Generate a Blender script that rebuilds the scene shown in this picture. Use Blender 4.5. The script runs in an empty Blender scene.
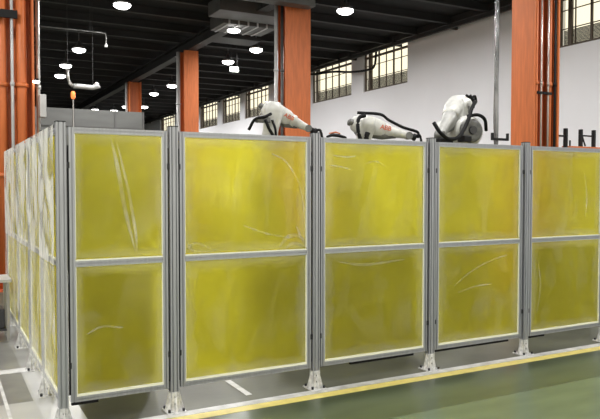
import bpy, bmesh, math, random
from mathutils import Vector, Matrix
random.seed(7)
SC = bpy.context.scene
COL = SC.collection

# ------------------------------------------------------------------ camera, world, exposure
cam_d = bpy.data.cameras.new('camera')
cam = bpy.data.objects.new('camera', cam_d)
COL.objects.link(cam)
cam_d.sensor_width = 36
cam_d.lens = 670 / 600 * 36
cam_d.clip_end = 300
cam.location = (0, 0, 1.6)
cam.rotation_euler = (math.radians(90 - 1.85), 0, math.radians(-28.3))
SC.camera = cam
SC.view_settings.view_transform = 'Standard'
SC.view_settings.look = 'None'
SC.view_settings.gamma = 1
SC.view_settings.exposure = -0.35
WORLD_STRENGTH = 1.6
LAMP_W = 300.0
w = bpy.data.worlds.new('daylight')
SC.world = w
w.use_nodes = True
bgn = w.node_tree.nodes['Background']
bgn.inputs['Color'].default_value = (1.0, 0.95, 0.80, 1)
bgn.inputs['Strength'].default_value = WORLD_STRENGTH

sd_ = bpy.data.lights.new('sun', 'SUN'); sd_.energy = 2.6; sd_.angle = math.radians(20); sd_.color = (1.0, .97, .90)
sun = bpy.data.objects.new('sun', sd_); COL.objects.link(sun)
sun.rotation_euler = Vector((-1.0, -0.12, 0.42)).to_track_quat('Z', 'Y').to_euler()   # low daylight from the open left side

# ------------------------------------------------------------------ materials
def mat(name, col, rough=0.5, metal=0.0, var=0.0, scale=8.0, bump=0.0, bscale=60.0, stretch=(1, 1, 1), emit=0.0,
        col2=None, spec=0.5):
    m = bpy.data.materials.new(name)
    m.use_nodes = True
    nt = m.node_tree
    b = nt.nodes['Principled BSDF']
    b.inputs['Base Color'].default_value = (*col, 1)
    b.inputs['Roughness'].default_value = rough
    b.inputs['Metallic'].default_value = metal
    b.inputs['Specular IOR Level'].default_value = spec
    if emit:
        b.inputs['Emission Color'].default_value = (*col, 1)
        b.inputs['Emission Strength'].default_value = emit
    if var or bump or col2:
        tc = nt.nodes.new('ShaderNodeTexCoord')
        mp = nt.nodes.new('ShaderNodeMapping')
        mp.inputs['Scale'].default_value = stretch
        nt.links.new(tc.outputs['Object'], mp.inputs['Vector'])
        if var or col2:
            n = nt.nodes.new('ShaderNodeTexNoise')
            n.inputs['Scale'].default_value = scale
            n.inputs['Detail'].default_value = 6
            nt.links.new(mp.outputs[0], n.inputs['Vector'])
            r = nt.nodes.new('ShaderNodeValToRGB')
            r.color_ramp.elements[0].position = 0.3
            r.color_ramp.elements[1].position = 0.7
            lo = tuple(max(0, c * (1 - var)) for c in col)
            hi = col2 if col2 else tuple(min(1, c * (1 + var)) for c in col)
            r.color_ramp.elements[0].color = (*lo, 1)
            r.color_ramp.elements[1].color = (*hi, 1)
            nt.links.new(n.outputs['Fac'], r.inputs[0])
            nt.links.new(r.outputs[0], b.inputs['Base Color'])
        if bump:
            n2 = nt.nodes.new('ShaderNodeTexNoise')
            n2.inputs['Scale'].default_value = bscale
            n2.inputs['Detail'].default_value = 4
            nt.links.new(mp.outputs[0], n2.inputs['Vector'])
            bp = nt.nodes.new('ShaderNodeBump')
            bp.inputs['Strength'].default_value = bump
            bp.inputs['Distance'].default_value = 0.02
            nt.links.new(n2.outputs['Fac'], bp.inputs['Height'])
            nt.links.new(bp.outputs[0], b.inputs['Normal'])
    return m

M = {}
M['alu'] = mat('brushed_aluminium', (0.43, 0.44, 0.475), 0.36, 0.65, var=0.12, scale=3, stretch=(30, 30, 1))
M['alu_bright'] = mat('cast_aluminium', (0.72, 0.72, 0.72), 0.35, 0.5, var=0.25, scale=40)
M['slot'] = mat('dark_slot', (0.03, 0.03, 0.033), 0.7)
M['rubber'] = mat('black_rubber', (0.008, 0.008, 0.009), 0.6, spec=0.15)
M['black'] = mat('black_paint', (0.010, 0.010, 0.011), 0.5, spec=0.2)
M['pane_edge'] = mat('pale_edge', (0.90, 0.90, 0.74), 0.4)
M['bolt'] = mat('dark_bolt', (0.05, 0.05, 0.055), 0.35, 0.8)
M['orange'] = mat('orange_paint', (0.56, 0.145, 0.038), 0.5, var=0.14, scale=4, stretch=(6, 6, 0.6))
M['orange_d'] = mat('orange_primer', (0.50, 0.10, 0.035), 0.6, var=0.2, scale=5, stretch=(6, 6, 0.6))
M['pipe'] = mat('galvanised_pipe', (0.48, 0.47, 0.45), 0.35, 0.7, var=0.2, scale=3)
M['chrome'] = mat('shiny_steel', (0.22, 0.22, 0.23), 0.18, 0.9, var=0.7, scale=3, bump=0.5, bscale=8, stretch=(1, 1, 0.6))
M['wall'] = mat('white_wall_paint', (0.78, 0.78, 0.82), 0.85, var=0.04, scale=0.5)
M['farwall'] = mat('grey_wall_paint', (0.12, 0.12, 0.12), 0.9, var=0.2, scale=0.6)
M['ceil'] = mat('dark_roof_deck', (0.009, 0.009, 0.0095), 0.9, var=0.3, scale=0.8)
M['purlin'] = mat('dark_steel_purlin', (0.017, 0.017, 0.018), 0.7, var=0.3, scale=0.7)
M['girder'] = mat('grey_steel_girder', (0.026, 0.026, 0.027), 0.6, var=0.3, scale=0.8)
M['duct'] = mat('galvanised_duct', (0.10, 0.10, 0.097), 0.5, 0.3, var=0.25, scale=2)
M['duct_pale'] = mat('pale_duct', (0.5, 0.5, 0.5), 0.4, 0.2, var=0.2, scale=2)
M['partition'] = mat('grey_partition_sheet', (0.13, 0.133, 0.13), 0.6, var=0.15, scale=1.2, stretch=(1, 1, 4))
M['part_trim'] = mat('partition_trim', (0.10, 0.10, 0.10), 0.6)
M['winframe'] = mat('window_frame_paint', (0.10, 0.075, 0.055), 0.6)
M['louvre'] = mat('window_louvre', (0.035, 0.035, 0.03), 0.5, var=0.3, scale=3)
M['floor'] = mat('concrete_floor', (0.088, 0.090, 0.064), 0.45, var=0.28, scale=1.6, bump=0.05, bscale=20)
M['floor_pale'] = mat('pale_floor_paint', (0.43, 0.43, 0.42), 0.3, var=0.12, scale=2.0)
M['floor_mid'] = mat('worn_grey_floor', (0.20, 0.20, 0.19), 0.3, var=0.25, scale=3.0)
M['green'] = mat('green_epoxy', (0.070, 0.092, 0.050), 0.28, var=0.15, scale=2.2, stretch=(1, 3, 1))
M['green_pale'] = mat('pale_green_epoxy', (0.125, 0.165, 0.100), 0.25, var=0.12, scale=1.5, stretch=(1, 3, 1))
M['yellow'] = mat('yellow_floor_paint', (0.82, 0.69, 0.22), 0.4, var=0.12, scale=12)
M['white_line'] = mat('white_floor_paint', (0.60, 0.60, 0.60), 0.4, var=0.25, scale=9)
M['robot'] = mat('pale_robot_paint', (0.52, 0.52, 0.50), 0.38, var=0.22, scale=9)
M['robot_grey'] = mat('grey_robot_casting', (0.13, 0.13, 0.127), 0.45, var=0.4, scale=14)
M['robot_mid'] = mat('mid_grey_robot_paint', (0.33, 0.33, 0.32), 0.4, var=0.2, scale=10)
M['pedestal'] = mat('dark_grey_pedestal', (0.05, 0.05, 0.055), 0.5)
M['red'] = mat('red_letters', (0.55, 0.12, 0.06), 0.5)
M['lamp_housing'] = mat('lamp_housing', (0.25, 0.25, 0.25), 0.4, 0.5)
M['lamp_glow'] = mat('lamp_glow', (1.0, 0.98, 0.95), 0.5, emit=14.0)
M['beacon'] = mat('orange_beacon', (1.0, 0.25, 0.06), 0.4, emit=1.2)
M['sign'] = mat('lit_white_sign', (0.95, 1.0, 0.95), 0.5, emit=1.3)


def pane_material():
    m = bpy.data.materials.new('yellow_weld_screen')
    m.use_nodes = True
    nt = m.node_tree
    b = nt.nodes['Principled BSDF']
    b.inputs['Roughness'].default_value = 0.42
    b.inputs['IOR'].default_value = 1.18
    b.inputs['Transmission Weight'].default_value = 0.80
    b.inputs['Specular IOR Level'].default_value = 0.6
    b.inputs['Coat Weight'].default_value = 0.25
    b.inputs['Coat Roughness'].default_value = 0.12
    tc = nt.nodes.new('ShaderNodeTexCoord')
    n = nt.nodes.new('ShaderNodeTexNoise')
    n.inputs['Scale'].default_value = 2.2
    n.inputs['Detail'].default_value = 3
    nt.links.new(tc.outputs['Object'], n.inputs['Vector'])
    r = nt.nodes.new('ShaderNodeValToRGB')
    r.color_ramp.elements[0].position = 0.35
    r.color_ramp.elements[1].position = 0.68
    r.color_ramp.elements[0].color = (0.76, 0.69, 0.022, 1)
    r.color_ramp.elements[1].color = (0.87, 0.80, 0.035, 1)
    nt.links.new(n.outputs['Fac'], r.inputs[0])
    nt.links.new(r.outputs[0], b.inputs['Base Color'])
    n2 = nt.nodes.new('ShaderNodeTexNoise')
    n2.inputs['Scale'].default_value = 5
    nt.links.new(tc.outputs['Object'], n2.inputs['Vector'])
    bp = nt.nodes.new('ShaderNodeBump')
    bp.inputs['Strength'].default_value = 0.25
    bp.inputs['Distance'].default_value = 0.01
    nt.links.new(n2.outputs['Fac'], bp.inputs['Height'])
    nt.links.new(bp.outputs[0], b.inputs['Coat Normal'])
    return m


def film_material(name, lo, hi, edge=True, rough=0.22, p0=0.45, p1=0.75, wr=0.8):
    """clear protective film: mostly see-through, milky where it wrinkles"""
    m = bpy.data.materials.new(name)
    m.use_nodes = True
    nt = m.node_tree
    b = nt.nodes['Principled BSDF']
    out = nt.nodes['Material Output']
    b.inputs['Base Color'].default_value = (0.92, 0.92, 0.87, 1)
    b.inputs['Roughness'].default_value = rough
    b.inputs['Specular IOR Level'].default_value = 0.8
    tr = nt.nodes.new('ShaderNodeBsdfTransparent')
    mx = nt.nodes.new('ShaderNodeMixShader')
    tc = nt.nodes.new('ShaderNodeTexCoord')
    mp = nt.nodes.new('ShaderNodeMapping')
    mp.inputs['Scale'].default_value = (1.6, 1.6, 0.8)
    nt.links.new(tc.outputs['Object'], mp.inputs[0])
    n = nt.nodes.new('ShaderNodeTexNoise')
    n.inputs['Scale'].default_value = 2.2
    n.inputs['Detail'].default_value = 5
    n.inputs['Distortion'].default_value = 1.5
    nt.links.new(mp.outputs[0], n.inputs['Vector'])
    mr = nt.nodes.new('ShaderNodeMapRange')
    mr.inputs['From Min'].default_value = p0
    mr.inputs['From Max'].default_value = p1
    mr.inputs['To Min'].default_value = lo
    mr.inputs['To Max'].default_value = hi
    nt.links.new(n.outputs['Fac'], mr.inputs['Value'])
    fac = mr.outputs[0]
    if edge:
        # the film is bunched along its rim: generated coordinates measure the distance from the rim
        sp = nt.nodes.new('ShaderNodeSeparateXYZ')
        nt.links.new(tc.outputs['UV'], sp.inputs[0])
        def rim(sock):
            a = nt.nodes.new('ShaderNodeMath'); a.operation = 'SUBTRACT'; a.inputs[1].default_value = 0.5
            nt.links.new(sock, a.inputs[0])
            c = nt.nodes.new('ShaderNodeMath'); c.operation = 'ABSOLUTE'
            nt.links.new(a.outputs[0], c.inputs[0])
            return c.outputs[0]
        mxx = nt.nodes.new('ShaderNodeMath'); mxx.operation = 'MAXIMUM'
        nt.links.new(rim(sp.outputs[0]), mxx.inputs[0])
        nt.links.new(rim(sp.outputs[1]), mxx.inputs[1])
        n3 = nt.nodes.new('ShaderNodeTexNoise'); n3.inputs['Scale'].default_value = 9
        n3.inputs['Detail'].default_value = 4
        nt.links.new(tc.outputs['Object'], n3.inputs['Vector'])
        ml = nt.nodes.new('ShaderNodeMath'); ml.operation = 'MULTIPLY_ADD'
        ml.inputs[1].default_value = 0.11
        nt.links.new(n3.outputs['Fac'], ml.inputs[0])
        nt.links.new(mxx.outputs[0], ml.inputs[2])
        m2 = nt.nodes.new('ShaderNodeMapRange')
        m2.inputs['From Min'].default_value = 0.46
        m2.inputs['From Max'].default_value = 0.56
        m2.inputs['To Min'].default_value = 0.0
        m2.inputs['To Max'].default_value = 0.13
        nt.links.new(ml.outputs[0], m2.inputs['Value'])
        ad = nt.nodes.new('ShaderNodeMath'); ad.operation = 'ADD'; ad.use_clamp = True
        nt.links.new(fac, ad.inputs[0]); nt.links.new(m2.outputs[0], ad.inputs[1])
        fac = ad.outputs[0]
    nt.links.new(fac, mx.inputs[0])
    nt.links.new(tr.outputs[0], mx.inputs[1])
    nt.links.new(b.outputs[0], mx.inputs[2])
    nt.links.new(mx.outputs[0], out.inputs['Surface'])
    n2 = nt.nodes.new('ShaderNodeTexNoise')
    n2.inputs['Scale'].default_value = 7
    n2.inputs['Detail'].default_value = 4
    n2.inputs['Distortion'].default_value = 2.0
    nt.links.new(mp.outputs[0], n2.inputs['Vector'])
    bp = nt.nodes.new('ShaderNodeBump')
    bp.inputs['Strength'].default_value = wr
    bp.inputs['Distance'].default_value = 0.02
    nt.links.new(n2.outputs['Fac'], bp.inputs['Height'])
    nt.links.new(bp.outputs[0], b.inputs['Normal'])
    return m

M['pane'] = pane_material()
M['film'] = film_material('clear_film', 0.01, 0.09)
M['film_loose'] = film_material('loose_film', 0.18, 0.85, edge=True, p0=0.40, p1=0.56, rough=.2, wr=.35)
M['film_low'] = film_material('loose_film_lower', 0.10, 0.45, edge=True, p0=0.38, p1=0.62)
M['crease'] = film_material('film_crease', 0.06, 0.30, edge=False)
m = bpy.data.materials.new('window_glass'); m.use_nodes = True
b = m.node_tree.nodes['Principled BSDF']
b.inputs['Base Color'].default_value = (1, 0.97, 0.86, 1)
b.inputs['Transmission Weight'].default_value = 1
b.inputs['Roughness'].default_value = 0.0
b.inputs['IOR'].default_value = 1.05
M['glass'] = m

# ------------------------------------------------------------------ mesh helpers
class MB:
    def __init__(s):
        s.v = []; s.f = []; s.uv = None
    def box(s, x0, x1, y0, y1, z0, z1):
        n = len(s.v)
        s.v += [(x0, y0, z0), (x1, y0, z0), (x1, y1, z0), (x0, y1, z0), (x0, y0, z1), (x1, y0, z1), (x1, y1, z1), (x0, y1, z1)]
        s.f += [tuple(n + i for i in q) for q in ((3, 2, 1, 0), (4, 5, 6, 7), (0, 1, 5, 4), (1, 2, 6, 5), (2, 3, 7, 6), (3, 0, 4, 7))]
        return s
    def extr(s, poly, origin, U, V, W, L):
        """extrude 2D polygon (in U,V) along W by L"""
        n = len(s.v); k = len(poly)
        o = Vector(origin); U = Vector(U); V = Vector(V); W = Vector(W)
        for t in (0, L):
            for (a, b_) in poly:
                s.v.append(tuple(o + U * a + V * b_ + W * t))
        flip = U.cross(V).dot(W) < 0
        A = tuple(n + i for i in range(k)); B = tuple(n + k + i for i in range(k))
        s.f.append(A if flip else A[::-1]); s.f.append(B[::-1] if flip else B)
        for i in range(k):
            j = (i + 1) % k
            q = (n + i, n + j, n + k + j, n + k + i)
            s.f.append(q[::-1] if flip else q)
        return s
    def loft(s, pts, rad, up=(0, 0, 1), seg=16, ex=2.0):
        """rings around a path; rad is a list of r or (r_side, r_up); ex>2 squares the section off"""
        pts = [Vector(p) for p in pts]; n0 = len(s.v); N = len(pts)
        for i, p in enumerate(pts):
            t = (pts[min(i + 1, N - 1)] - pts[max(i - 1, 0)]).normalized()
            u = Vector(up)
            if abs(u.dot(t)) > 0.97: u = Vector((0, 1, 0)) if abs(t.y) < 0.9 else Vector((1, 0, 0))
            sd = t.cross(u).normalized(); u2 = sd.cross(t).normalized()
            r = rad[i] if isinstance(rad, (list, tuple)) else rad
            ra, rb = r if isinstance(r, tuple) else (r, r)
            for k in range(seg):
                a = 2 * math.pi * k / seg
                c, q = math.cos(a), math.sin(a)
                c = math.copysign(abs(c) ** (2 / ex), c); q = math.copysign(abs(q) ** (2 / ex), q)
                s.v.append(tuple(p + sd * ra * c + u2 * rb * q))
        for i in range(N - 1):
            for k in range(seg):
                k2 = (k + 1) % seg
                s.f.append((n0 + i * seg + k, n0 + i * seg + k2, n0 + (i + 1) * seg + k2, n0 + (i + 1) * seg + k))
        s.f.append(tuple(n0 + k for k in range(seg))[::-1])
        s.f.append(tuple(n0 + (N - 1) * seg + k for k in range(seg)))
        return s
    def cyl(s, a, b_, r, seg=16, r2=None):
        return s.loft([a, b_], [r, r if r2 is None else r2], seg=seg)
    def build(s, name, material, parent=None, smooth=False, bevel=0.0):
        me = bpy.data.meshes.new(name)
        me.from_pydata(s.v, [], s.f)
        bm = bmesh.new(); bm.from_mesh(me)
        bmesh.ops.recalc_face_normals(bm, faces=bm.faces[:])
        bm.to_mesh(me); bm.free()
        me.materials.append(material)
        if smooth:
            for p in me.polygons: p.use_smooth = len(p.vertices) <= 4
        o = bpy.data.objects.new(name, me)
        COL.objects.link(o)
        if parent: 
            o.parent = parent
            o.matrix_parent_inverse = Matrix.Translation(-Vector(parent.location))
        if bevel:
            bv = o.modifiers.new('bevel', 'BEVEL'); bv.width = bevel; bv.segments = 2; bv.limit_method = 'ANGLE'
        return o

def smooth_path(pts, sub=6):
    P = [Vector(p) for p in pts]; P = [2 * P[0] - P[1]] + P + [2 * P[-1] - P[-2]]
    out = []
    for i in range(1, len(P) - 2):
        for j in range(sub):
            t = j / sub
            out.append(0.5 * ((2 * P[i]) + (P[i + 1] - P[i - 1]) * t + (2 * P[i - 1] - 5 * P[i] + 4 * P[i + 1] - P[i + 2]) * t * t
                              + (3 * P[i] - P[i - 1] - 3 * P[i + 1] + P[i + 2]) * t ** 3))
    out.append(P[-2])
    return out

def hose(name, pts, r, material, parent=None):
    q = smooth_path(pts)
    return MB().loft(q, [r] * len(q), seg=8).build(name, material, parent, smooth=True)

def thing(name, loc, label, cat, group=None):
    o = bpy.data.objects.new(name, None); COL.objects.link(o); o.location = loc
    o.empty_display_size = 0.1
    o['label'] = label; o['category'] = cat
    if group: o['group'] = group
    return o

def tag(o, label, cat, group=None):
    o['label'] = label; o['category'] = cat
    if group: o['group'] = group
    return o

def struct(o):
    o['kind'] = 'structure'
    return o

def slotted(wd, dp, slots_w, slots_d, g=0.008, d=0.010):
    """T-slot extrusion outline centred on 0; slots along each side at given offsets"""
    pts = []
    hw, hd = wd / 2, dp / 2
    def side(p0, dirv, nrm, offs, L):
        out = [p0]
        for c in sorted(offs):
            for t, dd in ((L / 2 + c - g / 2, 0), (L / 2 + c - g / 2, d * .35), (L / 2 + c - g * 0.9, d * .35), (L / 2 + c - g * .9, d),
                          (L / 2 + c + g * .9, d), (L / 2 + c + g * .9, d * .35), (L / 2 + c + g / 2, d * .35), (L / 2 + c + g / 2, 0)):
                out.append((p0[0] + dirv[0] * t + nrm[0] * dd, p0[1] + dirv[1] * t + nrm[1] * dd))
        return out
    pts += side((-hw, -hd), (1, 0), (0, 1), slots_w, wd)
    pts += side((hw, -hd), (0, 1), (-1, 0), slots_d, dp)
    pts += side((hw, hd), (-1, 0), (0, -1), slots_w, wd)
    pts += side((-hw, hd), (0, -1), (1, 0), slots_d, dp)
    return pts
POSTP = slotted(0.060, 0.060, (-0.015, 0.015), (-0.015, 0.015), g=0.008, d=0.011)
STILEP = slotted(0.036, 0.032, (0.0,), (0.0,), g=0.008, d=0.009)

# ------------------------------------------------------------------ room shell
WX, CZ, FY, NY, LX = 15.0, 7.15, 62.0, -9.0, -12.0
struct(MB().box(LX, WX + .3, NY, FY, -0.2, 0).build('floor', M['floor']))
# painted floor zones, each a skin of paint on the slab
struct(MB().box(-8, 14, 0.0, 4.372, 0, 0.0015).build('trim_1', M['green']))
struct(MB().box(-8, 14, -4.0, 3.75, 0.0015, 0.003).build('trim_2', M['green_pale']))
struct(MB().box(0.9, 14, 4.374, 4.475, 0, 0.003).build('trim_3', M['yellow']))
struct(MB().box(0.9, 14, 4.485, 4.57, 0, 0.002).build('trim_4', M['white_line']))
struct(MB().box(2.06, 2.11, 4.70, 8.2, 0, 0.003).build('trim_5', M['white_line']))
struct(MB().box(-8, 0.88, 4.374, 5.33, 0, 0.002).build('trim_6', M['floor_pale']))
struct(MB().box(-8, 0.60, 5.33, 6.22, 0, 0.002).build('trim_7', M['floor_mid']))
struct(MB().box(-8, 0.78, 6.22, 6.36, 0, 0.003).build('trim_8', M['white_line']))
struct(MB().box(0.60, 0.80, 5.33, 6.22, 0, 0.002).build('trim_9', M['floor_pale']))
struct(MB().box(-8, 0.90, 6.36, 9.0, 0, 0.002).build('trim_10', M['floor_mid']))
mb = MB()
for k in range(6): mb.box(0.40 - 0.1 * (k > 3), 0.424 - 0.1 * (k > 3), 4.40 + k * 0.8, 4.40 + k * 0.8 + 0.8, 0.002, 0.0035)
struct(mb.build('trim_11', M['white_line']))

# ceiling: deck with its purlins
mb = MB().box(LX, WX + .3, NY, FY, CZ, CZ + 0.2)
struct(mb.build('ceiling', M['ceil']))
mb = MB()
y = 3.2
while y < 60:
    # each purlin a small I section
    mb.box(LX, WX, y - .07, y + .07, 6.90, 6.92)
    mb.box(LX, WX, y - .012, y + .012, 6.92, CZ)
    y += 1.72
struct(mb.build('trim_12', M['purlin']))
n = 13
for gx in (0.2, 8.0):
    mb = MB()
    mb.box(gx - .16, gx + .16, NY, 61, 6.50, 6.54)
    mb.box(gx - .02, gx + .02, NY, 61, 6.54, 6.88)
    mb.box(gx - .14, gx + .14, NY, 61, 6.86, 6.898)
    struct(mb.build('trim_%d' % n, M['girder'])); n += 1
mb = MB()
mb.box(WX - .34, WX - .02, NY, 61, 6.93, 7.13)
mb.box(WX - .5, WX - .40, NY, 61, 6.72, 6.84)
yy = 8.0
while yy < 60:
    mb.box(WX - .42, WX - .02, yy - .04, yy + .04, 6.76, 7.1); yy += 3.0
struct(mb.build('trim_%d' % n, M['girder'])); n += 1

# walls; the right one has the row of high windows
WINS = [(3.9, 6.9), (9.9, 12.95), (19.65, 22.5), (23.4, 26.7), (27.6, 30.6), (31.3, 34.3), (35.0, 37.7), (38.5, 41.6), (42.5, 46.0), (46.9, 50.4)]
SILL, HEAD = 5.42, 6.98
mb = MB().box(WX, WX + .3, NY, FY, 0, SILL).box(WX, WX + .3, NY, FY, HEAD, CZ)
prev = NY
for a, b_ in WINS:
    mb.box(WX, WX + .3, prev, a, SILL, HEAD); prev = b_
mb.box(WX, WX + .3, prev, FY, SILL, HEAD)
struct(mb.build('wall_right', M['wall']))
struct(MB().box(LX, WX + .3, FY, FY + .3, 0, CZ).build('wall_far', M['farwall']))
mb = MB().box(LX - .3, LX, 20, FY, 0, CZ).box(LX - .3, LX, NY, 20, 6.5, CZ).box(LX - .3, LX, 5.8, 6.2, 0, 6.5).box(LX - .3, LX, NY, -8, 0, 6.2)
struct(mb.build('wall_left', M['wall']))   # wide loading openings let the daylight in from the left
for i, (a, b_) in enumerate(WINS):
    t = bpy.data.objects.new('window_%d' % (i + 1), None); COL.objects.link(t); t.location = (WX + .1, (a + b_) / 2, SILL)
    t['kind'] = 'structure'
    f = MB()
    x0, x1 = WX + .06, WX + .12
    f.box(x0, x1, a, a + .07, SILL, HEAD).box(x0, x1, b_ - .07, b_, SILL, HEAD)
    f.box(x0, x1, a + .07, b_ - .07, HEAD - .06, HEAD).box(x0, x1, a + .07, b_ - .07, SILL, SILL + .06)
    f.build('window_frame', M['winframe'], t)
    mu = MB(); nm = 6
    for k in range(1, nm):
        yy = a + (b_ - a) * k / nm
        wd = .030 if k % 2 == 0 else .007
        mu.box(x0 + .005, x1 - .005, yy - wd, yy + wd, SILL + .06, HEAD - .06)
    mu.box(x0 - .02, x1 - .005, b_ - .42, b_ - .30, SILL + .06, HEAD - .06)
    mu.box(x0 - .01, x1 - .005, a + .07, b_ - .07, HEAD - .28, HEAD - .20)
    for zz in (SILL + .50, SILL + 1.0):
        mu.box(x0 + .008, x1 - .008, a + .07, b_ - .07, zz - .010, zz + .010)
    mu.build('mullions', M['winframe'], t)
    lv = MB(); zz = SILL + .08
    while zz < SILL + .46:
        n0 = len(lv.v)
        lv.extr([(-.012, -.006), (.012, .028), (.018, .028), (-.006, -.006)], (WX + .17, a + .07, zz), (1, 0, 0), (0, 0, 1), (0, 1, 0), b_ - a - .14)
        zz += .034
    lv.build('louvre', M['louvre'], t)
    MB().box(WX + .085, WX + .093, a + .07, b_ - .07, SILL + .06, HEAD - .06).build('window_pane', M['glass'], t)

# ------------------------------------------------------------------ orange columns
def column(loc, a, b_, rot, label, pipes=(), zt=6.5, flange=0.03):
    """H section; rot False: flanges face +-x, True: flanges face +-y"""
    x, y = loc
    t = thing('steel_column', (x, y, 0), label, 'column', 'orange steel columns')
    mb = MB()
    if rot:
        poly = [(-a/2, -b_/2), (a/2, -b_/2), (a/2, -b_/2+flange), (.02, -b_/2+flange), (.02, b_/2-flange), (a/2, b_/2-flange), (a/2, b_/2),
                (-a/2, b_/2), (-a/2, b_/2-flange), (-.02, b_/2-flange), (-.02, -b_/2+flange), (-a/2, -b_/2+flange)]
    else:
        poly = [(-a/2, -b_/2), (-a/2+flange, -b_/2), (-a/2+flange, -.02), (a/2-flange, -.02), (a/2-flange, -b_/2), (a/2, -b_/2), (a/2, b_/2),
                (a/2-flange, b_/2), (a/2-flange, .02), (-a/2+flange, .02), (-a/2+flange, b_/2), (-a/2, b_/2)]
    mb.extr(poly, (x, y, 0.03), (1, 0, 0), (0, 1, 0), (0, 0, 1), zt - .03)
    mb.build('shaft', M['orange'], t)
    MB().box(x - a/2 - .08, x + a/2 + .08, y - b_/2 - .08, y + b_/2 + .08, 0, 0.03).build('base_plate', M['orange_d'], t)
    for (px, py, r, mk, z0, z1) in pipes:
        c = MB().cyl((x + px, y + py, z0), (x + px, y + py, z1), r, 12)
        for zz in (1.8, 3.2, 4.6):
            if z0 < zz < z1: c.cyl((x + px, y + py, zz - .03), (x + px, y + py, zz + .03), r * 1.35, 12)
        c.build('conduit', M[mk], t, smooth=True)
    return t

c1 = column((8.23, 7.53), .55, .46, False, 'orange steel column standing nearest on the right, with pipes down its open side',
       pipes=((-.20, -.20, .028, 'orange', 0, 6.45), (-.11, -.22, .014, 'pipe', 0, 6.45), (-.03, -.12, .045, 'orange_d', 0, 6.45),
              (.06, -.20, .015, 'pipe', 0, 6.45), (.14, -.15, .035, 'orange', 0, 6.45), (.21, -.20, .02, 'black', 0, 6.45)))
MB().box(8.02, 8.33, 7.285, 7.305, 3.03, 3.07).build('pipe_clamp', M['black'], c1)
column((8.10, 15.45), .72, .62, True, 'orange steel column behind the raised robot arm on the left',
       pipes=((-.30, .0, .04, 'duct', 0, 6.4), (-.24, -.17, .03, 'pipe', 0, 6.4), (-.47, .0, .05, 'duct_pale', 0, 6.45)))
column((8.0, 23.3), .54, .50, True, 'narrow orange steel column rising behind the second fence post',
       pipes=((-.40, .0, .07, 'duct_pale', 0, 6.45),))
column((8.05, 31.2), .54, .52, False, 'farthest short-looking orange column above the grey partition',
       pipes=((-.36, .0, .06, 'duct_pale', 0, 6.45),))
cl = column((.86, 11.55), .96, .60, False, 'orange steel column at the left edge behind the side fence',
       pipes=((-.22, -.27, .022, 'duct_pale', 0, 6.45), (.16, -.30, .024, 'duct_pale', 0, 6.45), (-.34, -.2, .07, 'orange', 0, 6.45),
              (.02, -.16, .08, 'orange', 0, 6.45), (.30, -.2, .08, 'orange', 0, 6.45), (.56, -.1, .03, 'pipe', 0, 6.45)))
MB().box(.40, 1.10, 11.19, 11.24, 4.20, 4.32).build('pipe_clamp', M['black'], cl)
MB().box(1.42, 1.52, 11.3, 11.45, 2.72, 3.08).build('junction_box', M['duct_pale'], cl, bevel=.01)
t = thing('bulkhead_lamp', (1.36, 11.24, 3.29), 'small lit lamp fixed to the side of the left edge orange column', 'lamp')
MB().box(1.33, 1.39, 11.15, 11.40, 3.27, 3.30).build('bracket', M['black'], t)
q = [(1.36, 11.20, 3.235), (1.36, 11.20, 3.245), (1.36, 11.20, 3.265), (1.36, 11.20, 3.27)]
MB().loft(q, [.03, .05, .05, .03], seg=14).build('lens', M['lamp_glow'], t, smooth=True)

# ------------------------------------------------------------------ high bay lamps
LAMPS = [
 (4.45, 18.44, 'largest high bay lamp, at the top left of the dark ceiling'),
 (4.50, 25.10, 'second lit high bay lamp back in the left ceiling row'),
 (4.60, 28.60, 'third lit high bay lamp back in the left ceiling row'),
 (4.80, 31.30, 'fourth and dimmest lit high bay lamp of the left ceiling row'),
 (10.09, 16.07, 'bright high bay lamp alone to the right of the second orange column'),
 (10.10, 22.08, 'lit high bay lamp just below and right of the grey ventilation duct'),
 (10.09, 24.71, 'lit high bay lamp directly above the small white hanging sign'),
 (10.05, 31.79, 'lit high bay lamp close left of the narrow orange column'),
 (10.06, 34.94, 'lit high bay lamp above and right of the farthest orange column'),
 (11.32, 34.26, 'lit high bay lamp partly hidden by the narrow orange column'),
 (11.13, 40.82, 'tiny far lamp beside the foot of the farthest orange column'),
 (10.16, 41.34, 'tiny far lamp left of the farthest orange column'),
 (10.00, 43.86, 'tiny far lamp low over the middle of the grey partition'),
 (8.81, 43.87, 'leftmost tiny far lamp low over the grey partition'),
 (11.05, 43.94, 'tiny far lamp touching the top edge of the grey partition'),
]
ADDED_LAMPS = [(4.5, 5.5), (4.5, 12.0), (10.1, 4.0), (10.1, 9.8), (-1.1, 1.0), (-1.1, 8.0), (4.5, -1.5), (10.1, -2.0), (-7, 4), (-7, 12), (-1.1, 16)]  # unseen lamps, added to light the near part of the hall
def build_lamp():
    t = thing('high_bay_lamp', (0, 0, 0), '', 'lamp', 'high bay ceiling lamps')
    pr = [(0, 0, .02), (0, 0, .10), (0, 0, .16), (0, 0, .17), (0, 0, .30)]
    MB().loft(pr, [.235, .20, .12, .07, .06], seg=24).build('lamp_housing', M['lamp_housing'], t, smooth=True)
    MB().loft([(0, 0, -.10), (0, 0, -.09), (0, 0, -.06), (0, 0, -.02), (0, 0, .02)], [.04, .11, .18, .225, .23], seg=24).build('lens', M['lamp_glow'], t, smooth=True)
    MB().cyl((0, 0, .30), (0, 0, .60), .008, 8).build('hanger', M['lamp_housing'], t)
    ld = bpy.data.lights.new('lamp_light', 'AREA'); ld.shape = 'DISK'; ld.size = .44; ld.energy = LAMP_W; ld.color = (1.0, .985, .95)
    lo = bpy.data.objects.new('lamp_light', ld); COL.objects.link(lo); lo.parent = t; lo.location = (0, 0, -.12)
    return t
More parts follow.
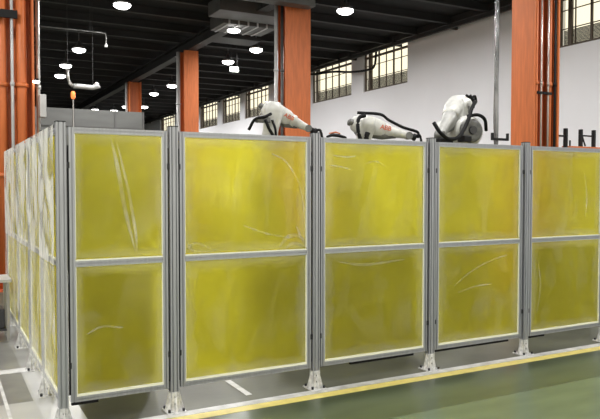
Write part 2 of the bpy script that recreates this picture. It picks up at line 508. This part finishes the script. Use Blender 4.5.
lamp0 = build_lamp()
def put_lamp(x, y, label, first):
    if first: r = lamp0
    else:
        r = lamp0.copy(); COL.objects.link(r)
        for ch in lamp0.children:
            c = ch.copy(); COL.objects.link(c); c.parent = r
    r.location = (x, y, 6.55); r['label'] = label
    if not first and 'near end' in label: r['group'] = 'added unseen high bay lamps over the near end of the hall'
for i, (x, y, lb) in enumerate(LAMPS): put_lamp(x, y, lb, i == 0)
for (x, y) in ADDED_LAMPS: put_lamp(x, y, 'added unseen high bay lamp hanging over the near end of the hall, nearer than the ventilation duct', False)

# ------------------------------------------------------------------ ceiling services
def rods(parent, pts, r=.008, name='hanger_rod'):
    for (x, y, z0, z1) in pts:
        MB().cyl((x, y, z0), (x, y, z1), r, 8).build(name, M['girder'], parent)

t = thing('ventilation_duct', (7.6, 18.2, 6.2), 'grey boxed ventilation duct hanging under the dark ceiling left of the second orange column', 'duct')
MB().box(6.75, 9.3, 17.1, 18.0, 6.42, 6.80).build('upper_duct', M['duct'], t, bevel=.01)
MB().box(7.3, 9.0, 18.2, 19.3, 6.36, 6.72).build('lower_duct', M['duct'], t, bevel=.01)
mb = MB()
for k in range(5): mb.box(7.45 + k * .3, 7.50 + k * .3, 18.18, 19.32, 6.34, 6.74)
mb.build('duct_flange', M['duct_pale'], t)
rods(t, [(7.0, 17.5, 6.8, CZ), (9.0, 17.5, 6.8, CZ), (7.4, 18.8, 6.72, CZ), (8.9, 18.8, 6.72, CZ)])
t = thing('duct_lamp', (7.86, 18.7, 6.3), 'oval lit lamp fixed beneath the grey ventilation duct', 'lamp')
MB().loft([(7.84, 18.75, 6.27), (7.84, 18.75, 6.29), (7.84, 18.75, 6.32)], [.17, .19, .19], seg=20).build('lens', M['lamp_glow'], t, smooth=True)
MB().loft([(7.84, 18.75, 6.32), (7.84, 18.75, 6.338)], [.20, .18], seg=20).build('lamp_housing', M['lamp_housing'], t)
tag(MB().box(5.6, 8.3, 14.60, 14.95, 6.10, 6.40).build('cable_tray', M['duct'], bevel=.01), 'wide grey cable tray crossing at the top beside the second orange column', 'tray')
t = thing('duct_line', (9, 21.4, 6.3), 'long dim flat duct section farther back under the ceiling', 'duct')
MB().box(8.1, 9.6, 20.6, 21.5, 6.52, 6.62).build('casing', M['girder'], t)
rods(t, [(8.3, 21, 6.62, CZ), (9.4, 21, 6.62, CZ)])

t = thing('sprinkler_pipe', (4.35, 20, 5.8), 'grey sprinkler pipe with a short drop below the largest lamp', 'pipe')
MB().loft(smooth_path([(2.0, 20, 6.10), (3.2, 20, 6.10), (4.20, 20, 6.10), (4.34, 20, 6.05), (4.35, 20, 5.80)], 5), .022, seg=8).build('pipe_run', M['duct'], t, smooth=True)
MB().loft([(4.35, 20, 5.70), (4.35, 20, 5.74), (4.35, 20, 5.80)], [.045, .05, .02], seg=12).build('sprinkler_head', M['duct_pale'], t)
rods(t, [(2.4, 20, 6.12, CZ), (3.9, 20, 6.12, CZ)])
t = thing('air_duct', (3.8, 20, 4.53), 'short pale round air duct with flared end under the far ceiling', 'duct')
MB().loft([(3.45, 20.2, 4.54), (3.62, 20.2, 4.54), (4.0, 20.2, 4.53), (4.1, 20.2, 4.58), (4.16, 20.2, 4.62)], [.07, .07, .07, .09, .11], seg=16).build('duct_tube', M['duct_pale'], t, smooth=True)
MB().loft([(3.45, 20.2, 4.54), (3.36, 20.2, 4.60), (3.30, 20.2, 4.80), (3.30, 20.2, 5.0)], [.06, .05, .05, .05], seg=14).build('elbow', M['pipe'], t, smooth=True)
rods(t, [(3.30, 20.2, 5.0, CZ), (4.0, 20.2, 4.6, CZ)])
t = thing('signal_beacon', (3.29, 20.0, 0), 'orange signal light glowing on a thin pole beyond the left corner', 'beacon')
MB().cyl((3.29, 19.3, 0), (3.29, 19.3, 4.05), .018, 8).build('pole', M['pipe'], t)
MB().loft([(3.29, 19.3, 4.05), (3.29, 19.3, 4.10), (3.29, 19.3, 4.22), (3.29, 19.3, 4.26)], [.04, .06, .06, .03], seg=14).build('beacon_lens', M['beacon'], t, smooth=True)
t = thing('hanging_sign', (9.47, 22.6, 5.9), 'small blank white lit sign hanging beneath a lamp', 'sign')
MB().box(9.30, 9.64, 22.60, 22.64, 5.80, 5.98).build('sign_face', M['sign'], t)
rods(t, [(9.36, 22.62, 5.98, CZ), (9.58, 22.62, 5.98, CZ)])
o = hose('power_cable', [(14.75, 26.8, 6.90), (14.55, 25.9, 6.60), (14.5, 24.0, 6.42), (14.5, 22.6, 6.20), (14.6, 21.6, 6.14), (14.8, 21.45, 6.3), (14.85, 21.4, 6.9)], .045, M['black'])
tag(o, 'thick black cable sagging across the two windows by the second column', 'cable')

# grey partition behind
t = thing('partition_wall', (4.1, 20.4, 0), 'tall grey sheet partition standing beyond the left part of the fence', 'partition')
mb = MB().box(2.3, 5.62, 20.6, 20.66, 0, 3.93); mb.build('sheet', M['partition'], t)
mb = MB()
for xx in (2.3, 3.5, 4.7, 5.56): mb.box(xx, xx + .05, 20.565, 20.60, 0, 3.93)
mb.build('upright', M['part_trim'], t)
MB().box(2.3, 5.62, 20.57, 20.60, 3.40, 3.43).build('rail', M['part_trim'], t)
MB().box(3.55, 5.35, 20.55, 20.60, 3.15, 3.18).build('pipe_run', M['part_trim'], t)
# framework of pale machinery seen at the far middle
t = thing('steel_framework', (5.5, 40, 0), 'dim steel framework of a far machine under the ceiling at left', 'framework')
for k in range(5):
    MB().box(4.2 + k * 1.15, 4.32 + k * 1.15, 40, 40.12, 0, 6.0).build('upright', M['girder'], t)
mb = MB()
for zz in (5.0, 5.95): mb.box(4.2, 8.92, 39.95, 40.0, zz, zz + .12)
mb.build('cross_beam', M['duct'], t)
mb = MB()
for k in range(4):
    mb.cyl((4.26 + k * 1.15, 40.05, 5.1), (5.41 + k * 1.15, 40.05, 5.95), .05, 8)
mb.build('brace', M['duct'], t)

# ------------------------------------------------------------------ fence
FYC = 4.62
def grid_sheet(u0, u1, z0, z1, plane, off, nu=24, nz=30, amp=0.002, seed=0):
    """gently wrinkled sheet with UVs; plane 'x' runs along x at y=off, 'y' runs along y at x=off"""
    rnd = random.Random(seed)
    ph = [(rnd.uniform(3, 22), rnd.uniform(3, 16), rnd.uniform(0, 6.28), rnd.random()) for _ in range(8)]
    v = []; f = []; uv = []
    for j in range(nz + 1):
        for i in range(nu + 1):
            a, c = i / nu, j / nz
            u = u0 + (u1 - u0) * a; z = z0 + (z1 - z0) * c
            d = sum(math.sin(u * p + z * q + s) * g for p, q, s, g in ph) / 4 * amp
            rimf = min(a, 1 - a, c, 1 - c)
            d *= min(1, rimf * 12)
            v.append((u, off + d, z) if plane == 'x' else (off + d, u, z))
            uv.append((a, c))
    for j in range(nz):
        for i in range(nu):
            k = j * (nu + 1) + i
            f.append((k, k + 1, k + nu + 2, k + nu + 1))
    return v, f, uv

def film(name, u0, u1, z0, z1, plane, off, material, parent, amp, seed):
    v, f, uv = grid_sheet(u0, u1, z0, z1, plane, off, amp=amp, seed=seed)
    me = bpy.data.meshes.new(name); me.from_pydata(v, [], f)
    ul = me.uv_layers.new(name='UVMap')
    for p in me.polygons:
        p.use_smooth = True
        for li in p.loop_indices: ul.data[li].uv = uv[me.loops[li].vertex_index]
    me.materials.append(material)
    o = bpy.data.objects.new(name, me); COL.objects.link(o)
    o.parent = parent; o.matrix_parent_inverse = Matrix.Translation(-parent.location)
    return o

def crease(parent, pts, wd, y):
    """a pinched fold of film standing off the pane: pts in (x,z)"""
    q = smooth_path([(p[0], y, p[1]) for p in pts], 5)
    N = len(q); n_ = MB()
    rad = [(0.0035 + wd * math.sin(math.pi * i / (N - 1)) ** .7, 0.003) for i in range(N)]
    n_.loft(q, rad, up=(0, -1, 0), seg=6)
    return n_.build('film_crease', M['crease'], parent, smooth=True)

ZB, ZT, ZM = 0.17, 2.0, 1.095
def post(x, y, label, rz=0, foot=True, front=True):
    t = thing('fence_post', (x, y, 0), label, 'post', 'aluminium fence posts')
    MB().extr(POSTP, (x, y, 0.105), (1, 0, 0), (0, 1, 0), (0, 0, 1), 1.925).build('extrusion', M['alu'], t)
    MB().box(x - .031, x + .031, y - .031, y + .031, 2.03, 2.036).build('end_cap', M['rubber'], t)
    MB().box(x - .07, x + .07, y - .075, y + .075, 0.0, 0.010).build('base_plate', M['alu_bright'], t, bevel=.002)
    # foot: four gusset cheeks and a stem
    mb = MB()
    mb.box(x - .024, x + .024, y - .024, y + .024, .010, .105)
    for s in (-1, 1):
        mb.extr([(0, 0), (.038, 0), (.038, .012), (.006, .13), (0, .13)], (x + s * .031, y - .004, .010), (s, 0, 0), (0, 0, 1), (0, 1, 0), .008)
        mb.extr([(0, 0), (.038, 0), (.038, .012), (.006, .13), (0, .13)], (x - .004, y + s * .031, .010), (0, s, 0), (0, 0, 1), (1, 0, 0), .008)
        mb.box(x - .026, x + .026, y + s * .031 - .003, y + s * .031 + .003, .010, .145)
        mb.box(x + s * .031 - .003, x + s * .031 + .003, y - .026, y + .026, .010, .145)
    mb.build('foot_bracket', M['alu_bright'], t)
    for sx in (-1, 1):
        for sy in (-1, 1):
            MB().cyl((x + sx * .052, y + sy * .056, .010), (x + sx * .052, y + sy * .056, .030), .010, 8).build('bolt', M['bolt'], t)
    for zz in (.06, .11):
        MB().cyl((x, y - .034, zz), (x, y - .040, zz), .008, 8).build('bolt', M['bolt'], t)
    return t

def hinge_bits(t, x0, x1, y, z):
    MB().box(x0, x1, y - .012, y + .012, z - .022, z + .022).build('bracket', M['bolt'], t, bevel=.002)

def screen(u0, u1, label, plane='x', off=FYC, creases=(), under_strip=None, loose=False, seed=0, gl=-.04, gr=.04):
    """framed double screen; u0,u1 outer edges"""
    if plane == 'x': u0 += .004; u1 -= .005
    mid = (u0 + u1) / 2
    loc = (mid, off, 0) if plane == 'x' else (off, mid, 0)
    t = thing('welding_screen', loc, label, 'screen', 'framed yellow welding screens')
    if plane == 'x':
        A, B = Vector((1, 0, 0)), Vector((0, 1, 0)); pt = lambda u, z, d=0: (u, off + d, z)
    else:
        A, B = Vector((0, 1, 0)), Vector((1, 0, 0)); pt = lambda u, z, d=0: (off + d, u, z)
    Z = Vector((0, 0, 1))
    for uu in (u0 + .018, u1 - .018):
        MB().extr(STILEP, pt(uu, ZB), A, B, Z, ZT - ZB).build('stile', M['alu'], t)
    RP = [(b_, a) for a, b_ in STILEP]
    for zz in (ZB + .018, ZM, ZT - .018):
        MB().extr([(a, b_) for a, b_ in STILEP], pt(u0 + .036, zz), Z, B, A, u1 - u0 - .072).build('rail', M['alu'], t)
    a, c = u0 + .036, u1 - .036
    def bx(mb, ua, ub, d0, d1, za, zb):
        return mb.box(ua, ub, off + d0, off + d1, za, zb) if plane == 'x' else mb.box(off + d0, off + d1, ua, ub, za, zb)
    for k, (z0, z1) in enumerate(((ZM + .018, ZT - .036), (ZB + .036, ZM - .018))):
        p = bx(MB(), a, c, -.003, .003, z0, z1).build('screen_panel', M['pane'], t)
        g = MB()
        bx(g, a, c, -.014, -.0031, z0, z0 + .010 + .006 * k); bx(g, a, c, -.010, -.0031, z1 - .005, z1)
        bx(g, a, a + .006, -.012, -.0031, z0 + .017, z1 - .006); bx(g, c - .006, c, -.012, -.0031, z0 + .017, z1 - .006)
        g.build('pane_edge', M['pane_edge'], t)  # film edge and lit lower frame edge, both put into pale strips
        d = -.0065 if not loose else -.012
        mt = M['film'] if not loose else (M['film_loose'] if k == 0 else M['film_low'])
        if loose:   # loose sheet hung over the outside of the frame
            film('protective_film', u0 - .012, u1 + .012, z0 - .03, z1 + (.05 if k == 0 else 0), plane, off - .038, mt, p, .012, seed + k)
        else:
            film('protective_film', a + .008, c - .008, z0 + .018, z1 - .008, plane, off + d, mt, p, .0018, seed + k)
        for (kk, pts, wd) in creases:
            if kk == k: crease(p, pts, wd, off - .011)
    if plane == 'x':
        for zz in (.42, 1.75):
            MB().box(u1 - .004, u1 + .011, off - .022, off - .016, zz - .02, zz + .02).build('hinge', M['bolt'], t)
            MB().box(u0 - .011, u0 + .004, off - .022, off - .016, zz - .02, zz + .02).build('hinge', M['bolt'], t)
        MB().box(u1 + .0005, u1 + .010, off - .008, off - .001, ZB + .05, ZT - .12).build('gap_shade', M['rubber'], t)  # black strip put in for the shade in the gap beside the post
        MB().box(u0 - .010, u0 - .0005, off - .008, off - .001, ZB + .05, ZT - .12).build('gap_shade', M['rubber'], t)
    if under_strip:
        MB().box(under_strip[0], under_strip[1], off - .012, off + .012, ZB - .020, ZB).build('bottom_strip', M['rubber'], t)  # black strip below part of the bottom rail
    return t

PX = [1.462, 2.622, 3.786, 4.9315, 6.080]
post(.703, FYC, 'aluminium corner post where the side fence meets the front fence')
post(PX[0], FYC, 'aluminium fence post between the narrow first screen and the widest-looking second screen')
post(PX[1], FYC, 'aluminium fence post at the tip of the raised left robot arm')
post(PX[2], FYC, 'aluminium fence post just right of the low middle robot arm')
post(PX[3], FYC, 'aluminium fence post in front of the big orange column')
post(PX[4], FYC, 'aluminium fence post cut by the right edge of the picture')
def fr(i, z):  # position helper along the front fence
    return (i, z)
screen(.749, 1.424, 'narrow yellow framed screen next to the corner post, with two long film streaks', seed=1, under_strip=(.755, .93),
       creases=((0, [(1.03, 1.93), (1.07, 1.75), (1.12, 1.45), (1.19, 1.16)], .012), (0, [(1.07, 1.90), (1.14, 1.6), (1.19, 1.3), (1.20, 1.15)], .008),
                (1, [(.86, .62), (.96, .66), (1.1, .64)], .004)))
screen(1.504, 2.582, 'yellow framed screen with crumpled film at its middle right corner', seed=11,
       creases=((0, [(2.0, 1.32), (2.2, 1.25), (2.42, 1.21)], .004), (0, [(2.30, 1.14), (2.36, 1.21), (2.45, 1.23), (2.53, 1.18)], .014),
                (0, [(2.36, 1.13), (2.42, 1.17), (2.53, 1.14)], .010), (0, [(2.45, 1.30), (2.49, 1.22), (2.53, 1.14)], .007),
                (0, [(1.56, 1.16), (1.63, 1.20), (1.78, 1.14)], .006), (0, [(1.56, 1.22), (1.60, 1.15), (1.75, 1.13)], .004),
                (0, [(2.24, 1.86), (2.36, 1.80), (2.48, 1.62), (2.52, 1.4)], .003)))
screen(2.664, 3.746, 'yellow framed screen below the low middle robot arm, darkest in its lower half', seed=21, under_strip=(2.95, 3.60),
       creases=((0, [(2.78, 1.86), (2.90, 1.85), (3.0, 1.86)], .004), (0, [(2.76, 1.78), (2.85, 1.77), (2.95, 1.75)], .003),
                (0, [(3.1, 1.80), (3.2, 1.82), (3.3, 1.78)], .004),
                (1, [(2.85, 1.0), (3.1, .965), (3.5, .99)], .010)))
screen(3.828, 4.890, 'yellow framed screen below the folded right robot arm, with a curved film crease', seed=31, under_strip=(3.84, 4.72),
       creases=((1, [(4.05, .72), (4.25, .84), (4.5, .93), (4.7, .97)], .004), (1, [(4.1, .66), (4.3, .70), (4.5, .71)], .003)))
screen(4.972, 6.034, 'yellow framed screen at the far right of the front fence', seed=41, under_strip=(4.975, 5.20),
       creases=((0, [(5.75, 1.75), (5.79, 1.5), (5.77, 1.3)], .005), (1, [(5.1, .9), (5.14, .65), (5.1, .4)], .005)))
# side fence
SY = [4.62, 5.45, 6.27, 7.20, 8.42]
for i, lb in enumerate(['aluminium post in the side fence nearest the corner post', 'second aluminium post back along the side fence',
                        'third aluminium post back along the side fence', 'last aluminium post at the far end of the side fence']):
    post(.715, SY[i + 1], lb)
for i, lb in enumerate(['side fence screen next to the corner post, under loose shiny film', 'second side fence screen back from the corner, under loose film',
                        'third side fence screen back from the corner, under loose film', 'farthest side fence screen at the left end, under loose film']):
    screen(SY[i] + .040, SY[i + 1] - .038, lb, plane='y', off=.700, loose=True, seed=50 + i * 7)

# ------------------------------------------------------------------ robots
def letters(word, size, material, parent, center, xdir, ydir):
    cu = bpy.data.curves.new('logo', 'FONT'); cu.body = word; cu.size = size; cu.extrude = .0015; cu.align_x = 'CENTER'; cu.align_y = 'CENTER'; cu.offset = size * .02
    tmp = bpy.data.objects.new('tmp', cu); COL.objects.link(tmp)
    bpy.context.view_layer.update()
    me = bpy.data.meshes.new_from_object(tmp.evaluated_get(bpy.context.evaluated_depsgraph_get()))
    COL.objects.unlink(tmp); bpy.data.objects.remove(tmp)
    X = Vector(xdir).normalized(); Z = X.cross(Vector(ydir)).normalized(); Y = Z.cross(X)
    mt = Matrix((X, Y, Z)).transposed().to_4x4(); mt.translation = Vector(center)
    me.transform(mt); me.materials.clear(); me.materials.append(material)
    o = bpy.data.objects.new('logo', me); COL.objects.link(o); o.parent = parent
    o.matrix_parent_inverse = Matrix.Translation(-Vector(parent.location))
    return o

def robot(base, S, E, W, label, scale=1.0, tool='torch', toolv=None, dress=True, big=False, pz=.75, logo=True, tone='robot'):
    """six axis arm: base (x,y), shoulder S, elbow E, wrist W in the room"""
    S, E, W = Vector(S), Vector(E), Vector(W)
    bx_, by_ = base
    t = thing('robot_arm', (bx_, by_, 0), label, 'robot', 'robot arms in the cell')
    MB().box(bx_ - .30, bx_ + .30, by_ - .30, by_ + .30, 0, .03).box(bx_ - .20, bx_ + .20, by_ - .20, by_ + .20, .03, pz - .03)\
        .box(bx_ - .27, bx_ + .27, by_ - .27, by_ + .27, pz - .03, pz).build('pedestal', M['pedestal'], t)
    MB().loft([(bx_, by_, pz), (bx_, by_, pz + .06), (bx_, by_, pz + .10), (bx_, by_, pz + .28)], [.25, .25, .20, .19], seg=24, ex=3).build('base', M['robot'], t, smooth=True)
    zt = S.z - .10
    MB().loft([(bx_, by_, pz + .28), (bx_, by_, pz + .32), (S.x * .4 + bx_ * .6, S.y * .4 + by_ * .6, zt - .05), (S.x, S.y, S.z + .02)],
              [(.22, .22), (.23, .23), (.19, .17), (.15, .13)], seg=24, ex=2.6).build('turret', M['robot'], t, smooth=True)
    fdir = (W - E); hd = Vector((fdir.x, fdir.y, 0)).normalized(); side = hd.cross(Vector((0, 0, 1))).normalized()
    camd = (Vector((0, 0, 1.6)) - E).normalized()
    if side.dot(camd) < 0: side = -side
    # shoulder drum across the axis
    MB().loft([S - side * .20, S - side * .18, S + side * .16, S + side * .19], [.10 * scale, .15 * scale, .15 * scale, .11 * scale], seg=24).build('shoulder_housing', M['robot_grey'] if not big else M['robot'], t, smooth=True)
    sh = side * .13
    a = S + sh; b_ = E + sh * .9
    up = hd
    MB().loft([a + (a - b_).normalized() * .12, a, a.lerp(b_, .3), a.lerp(b_, .75), b_, b_ + (b_ - a).normalized() * .10],
              [(.05, .08), (.07, .13), (.055, .10), (.05, .085), (.06, .11), (.045, .06)], up=tuple(hd), seg=20, ex=2.6).build('lower_arm', M['robot'], t, smooth=True)
    d = fdir.normalized(); L = fdir.length
    upv = side.cross(d).normalized()
    if upv.z < 0: upv = -upv
    s = scale
    # elbow housing: bulky rounded block, then the tapering forearm
    MB().loft([E - d * .17 * s, E - d * .15 * s, E - d * .08 * s, E + d * .06 * s, E + d * .20 * s, E + d * .24 * s],
              [(.04 * s, .035 * s), (.085 * s, .08 * s), (.11 * s, .115 * s), (.12 * s, .125 * s), (.10 * s, .105 * s), (.085 * s, .085 * s)],
              up=tuple(upv), seg=24, ex=2.8).build('elbow_housing', M['robot'], t, smooth=True)
    MB().loft([E + d * .22 * s, E + d * .30 * s, E + d * L * .62, E + d * L * .80, E + d * L * .92, W],
              [(.085 * s, .09 * s), (.080 * s, .082 * s), (.062 * s, .066 * s), (.050 * s, .052 * s), (.042 * s, .044 * s), (.036 * s, .036 * s)],
              up=tuple(upv), seg=20, ex=2.5).build('forearm', M[tone], t, smooth=True)
    # grey casting and motor caps under the forearm
    lo = -upv * .085 * s
    MB().loft([E - d * .10 * s + lo, E - d * .06 * s + lo, E + d * L * .45 + lo * .8, E + d * L * .72 + lo * .55],
              [(.05 * s, .03 * s), (.10 * s, .060 * s), (.075 * s, .045 * s), (.03 * s, .02 * s)], up=tuple(upv), seg=16, ex=3).build('forearm_casting', M['robot_grey'], t, smooth=True)
    MB().loft([E + side * .10 * s, E + side * .145 * s, E + side * .155 * s], [.075 * s, .07 * s, .04 * s], seg=20).build('axis_cover', M['robot_grey'], t, smooth=True)
    for q in (-.5, .5):
        c0 = E - d * .15 * s + side * q * .08 * s
        MB().loft([c0 + d * .02, c0 - d * .045, c0 - d * .055], [.038 * s, .036 * s, .02 * s], seg=14).build('motor', M['robot_grey'], t, smooth=True)
    MB().loft([W - side * .045 * s, W + side * .045 * s], [.045 * s, .045 * s], seg=18).build('wrist', M['robot_grey'], t, smooth=True)
    tv = Vector(toolv) if toolv else d
    tv = tv.normalized()
    MB().loft([W, W + tv * .06, W + tv * .065, W + tv * .09], [.035 * s, .035 * s, .045 * s, .045 * s], seg=16).build('tool_flange', M['black'], t, smooth=True)
    tp = W + tv * .09
    tq = smooth_path([tp, tp + tv * .03 + Vector((0, 0, .035)), tp + tv * .06 + Vector((0, 0, .03)), tp + tv * .08 - Vector((0, 0, .05))], 4)
    MB().loft(tq, [.015] * len(tq), seg=10).build('torch', M['black'], t, smooth=True)
    if logo:
        c = E + d * L * .42 + side * (.108 * s) + upv * .016
        # the letters read left to right for someone in front of the fence
        xd = d if d.dot(Vector((.88, -.47, 0))) > 0 else -d
        letters('ABB', .075 * s, M['red'], t, c, xd, upv)
    if dress:
        pts = [E - d * .12 * s + upv * .13 * s, E + d * .15 * s + upv * .17 * s + side * .02, E + d * L * .5 + upv * .13 * s, E + d * L * .85 + upv * .085 * s, W + tv * .10 + upv * .07, tp + tv * .03]
        hose('cable_hose', pts, .014 * s + .004, M['rubber'], t)
    return t, d, side, upv

# left raised arm
t, d, sd, up = robot((3.30, 6.85), (3.18, 6.80, 1.62), (3.29, 6.72, 2.44), (3.63, 6.54, 2.26),
                     'raised pale robot arm at left, pointing down right in front of an orange column', scale=.86, dress=False, pz=.80)
hose('cable_hose', [(3.17, 6.55, 2.40), (3.08, 6.52, 2.36), (2.98, 6.55, 2.33), (2.93, 6.6, 2.22)], .017, M['rubber'], t)
hose('cable_hose', [(3.09, 6.52, 2.33), (3.12, 6.5, 2.24), (3.19, 6.52, 2.12), (3.2, 6.6, 1.9)], .017, M['rubber'], t)
hose('cable_hose', [(3.17, 6.52, 2.33), (3.2, 6.5, 2.22), (3.22, 6.55, 2.1), (3.2, 6.6, 1.9)], .014, M['rubber'], t)
MB().box(3.00, 3.16, 6.53, 6.60, 2.30, 2.36).build('hose_clamp', M['robot_grey'], t, bevel=.01)
# middle arm
t, d, sd, up = robot((4.45, 7.0), (4.40, 6.90, 1.60), (4.47, 6.68, 2.34), (4.98, 6.50, 2.225),
                     'low pale robot arm in the middle with a black hose over its top', scale=1.0, pz=.80)
hose('cable_hose', [(4.36, 6.5, 2.44), (4.28, 6.52, 2.40), (4.26, 6.5, 2.26), (4.30, 6.5, 2.14)], .022, M['rubber'], t)
hose('cable_hose', [(4.38, 6.48, 2.24), (4.36, 6.48, 2.17), (4.39, 6.5, 2.05)], .03, M['rubber'], t)
# folded right arm
t, d, sd, up = robot((5.80, 6.55), (5.62, 6.42, 2.27), (5.56, 6.30, 2.57), (5.06, 6.02, 2.20),
                     'bulky folded pale robot arm at right, left of the hanging steel pipe', scale=1.12, big=True, pz=1.0, dress=False, logo=False,
                     toolv=(.1, -.2, -1), tone='robot_mid')
MB().loft([(5.52, 6.02, 2.27), (5.53, 6.06, 2.27), (5.60, 6.30, 2.27), (5.64, 6.5, 2.27)], [.13, .185, .20, .16], seg=28).build('shoulder_cover', M['robot'], t, smooth=True)
MB().loft([(5.519, 6.015, 2.27), (5.513, 5.99, 2.27), (5.508, 5.97, 2.27)], [.145, .14, .10], seg=24).build('axis_cap', M['robot_grey'], t, smooth=True)
MB().loft([(5.507, 5.965, 2.275), (5.50, 5.94, 2.275)], [.05, .045], seg=16).build('motor', M['pedestal'], t, smooth=True)
MB().box(5.30, 5.42, 5.88, 6.0, 2.13, 2.20).build('bracket', M['black'], t, bevel=.01)
hose('cable_hose', [(5.60, 6.02, 2.62), (5.50, 5.97, 2.54), (5.42, 5.93, 2.42), (5.32, 5.9, 2.28), (5.18, 5.85, 2.17), (5.04, 5.85, 2.15), (4.92, 5.85, 2.22), (4.87, 5.9, 2.33)], .022, M['rubber'], t)
hose('cable_hose', [(5.42, 5.96, 2.43), (5.54, 5.92, 2.45), (5.66, 5.93, 2.40), (5.73, 5.98, 2.28)], .020, M['rubber'], t)
hose('cable_hose', [(5.52, 6.10, 2.70), (5.58, 6.08, 2.67), (5.64, 6.08, 2.69), (5.68, 6.1, 2.64)], .016, M['rubber'], t)
hose('cable_hose', [(5.56, 6.08, 2.70), (5.60, 6.05, 2.62), (5.56, 6.02, 2.55)], .020, M['rubber'], t)
MB().box(4.98, 5.16, 5.90, 6.0, 2.10, 2.16).build('tool_bracket', M['black'], t, bevel=.01)

# low machinery seen as dark shapes through the lower yellow panes
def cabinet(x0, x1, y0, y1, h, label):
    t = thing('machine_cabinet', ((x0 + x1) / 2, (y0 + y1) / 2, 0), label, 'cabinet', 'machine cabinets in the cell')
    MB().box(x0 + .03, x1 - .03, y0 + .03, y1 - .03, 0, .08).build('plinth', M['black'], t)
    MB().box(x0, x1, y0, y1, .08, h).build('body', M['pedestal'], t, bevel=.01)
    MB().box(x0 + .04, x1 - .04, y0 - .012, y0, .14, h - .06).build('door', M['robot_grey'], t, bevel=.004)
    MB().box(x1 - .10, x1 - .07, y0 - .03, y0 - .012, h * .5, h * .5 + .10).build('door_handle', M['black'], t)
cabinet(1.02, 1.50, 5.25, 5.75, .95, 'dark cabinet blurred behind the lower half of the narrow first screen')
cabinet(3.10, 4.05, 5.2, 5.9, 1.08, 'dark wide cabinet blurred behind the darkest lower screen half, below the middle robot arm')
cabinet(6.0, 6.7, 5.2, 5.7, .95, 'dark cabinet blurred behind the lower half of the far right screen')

# welding gun resting just left of the middle arm
t = thing('welding_gun', (4.05, 6.6, 0), 'small black and orange welding gun on a thin stand left of the middle robot arm', 'welding gun')
MB().cyl((4.02, 6.6, 0), (4.02, 6.6, 2.17), .02, 8).build('stand', M['pedestal'], t)
MB().loft([(3.90, 6.6, 2.18), (3.97, 6.6, 2.205), (4.06, 6.6, 2.20), (4.16, 6.6, 2.18)], [(.012, .012), (.02, .02), (.02, .02), (.012, .012)], seg=10).build('body', M['black'], t, smooth=True)
MB().loft([(3.93, 6.6, 2.222), (4.02, 6.6, 2.238), (4.08, 6.6, 2.225)], [.006, .010, .006], seg=8).build('handle', M['orange'], t, smooth=True)

# vertical steel pipe with bracket
t = thing('service_pipe', (6.4, 6.5, 0), 'thin shiny steel pipe rising to the ceiling between the folded robot and the orange column', 'pipe')
pts = [(6.40 + .004 * math.sin(k * 1.7), 6.5, k * .42) for k in range(0, 18)]
MB().loft(pts, [.030 + .004 * math.sin(k * 2.3) for k in range(18)], seg=14).build('tube', M['chrome'], t, smooth=True)
MB().box(6.28, 6.57, 6.44, 6.47, 2.215, 2.245).box(6.28, 6.305, 6.44, 6.47, 2.245, 2.31).box(6.545, 6.57, 6.44, 6.47, 2.245, 2.31).build('bracket', M['black'], t)

# rack on the right, beyond the orange column
t = thing('storage_rack', (9.9, 7.8, 0), 'orange-topped rack with black end frames behind the right screen', 'rack')
MB().box(9.0, 11.4, 7.58, 7.66, 2.22, 2.285).box(9.0, 11.4, 8.3, 8.38, 2.22, 2.285).build('rail', M['orange'], t)
for xx in (9.02, 11.3):
    for yy in (7.59, 8.31):
        MB().box(xx, xx + .07, yy, yy + .07, 0, 2.22).build('leg', M['pedestal'], t)
MB().box(9.0, 11.4, 7.66, 8.3, 2.19, 2.215).build('shelf', M['orange_d'], t)
MB().box(8.90, 8.95, 7.5, 7.55, 0, 2.56).box(8.74, 8.90, 7.51, 7.54, 2.42, 2.45).build('end_frame', M['black'], t)
MB().box(9.38, 9.43, 7.6, 7.65, 2.285, 2.57).box(9.70, 9.75, 7.6, 7.65, 2.285, 2.57).box(9.43, 9.70, 7.61, 7.64, 2.455, 2.48)\
    .cyl((9.43, 7.625, 2.48), (9.52, 7.625, 2.30), .014, 6).build('stop_frame', M['black'], t)
MB().box(9.12, 9.14, 7.6, 7.62, 2.285, 2.38).build('pin', M['black'], t)

# low dark crate and steel stand at the far left behind the side fence
t = thing('steel_stand', (.60, 7.75, 0), 'small dark metal stand on the floor left of the side fence end', 'stand')
for (xx, yy) in ((.34, 7.55), (.60, 7.55), (.34, 7.95), (.60, 7.95)):
    MB().box(xx, xx + .03, yy, yy + .03, 0, .62).build('leg', M['pipe'], t)
MB().box(.32, .65, 7.53, 8.0, .62, .65).build('top', M['duct_pale'], t)
MB().box(.37, .60, 7.56, 7.97, .11, .129).build('shelf', M['pedestal'], t)
tag(MB().box(.385, .585, 7.60, 7.90, .13, .33).build('parts_crate', M['pedestal'], bevel=.01), 'dark crate on the low shelf of the metal stand', 'crate')
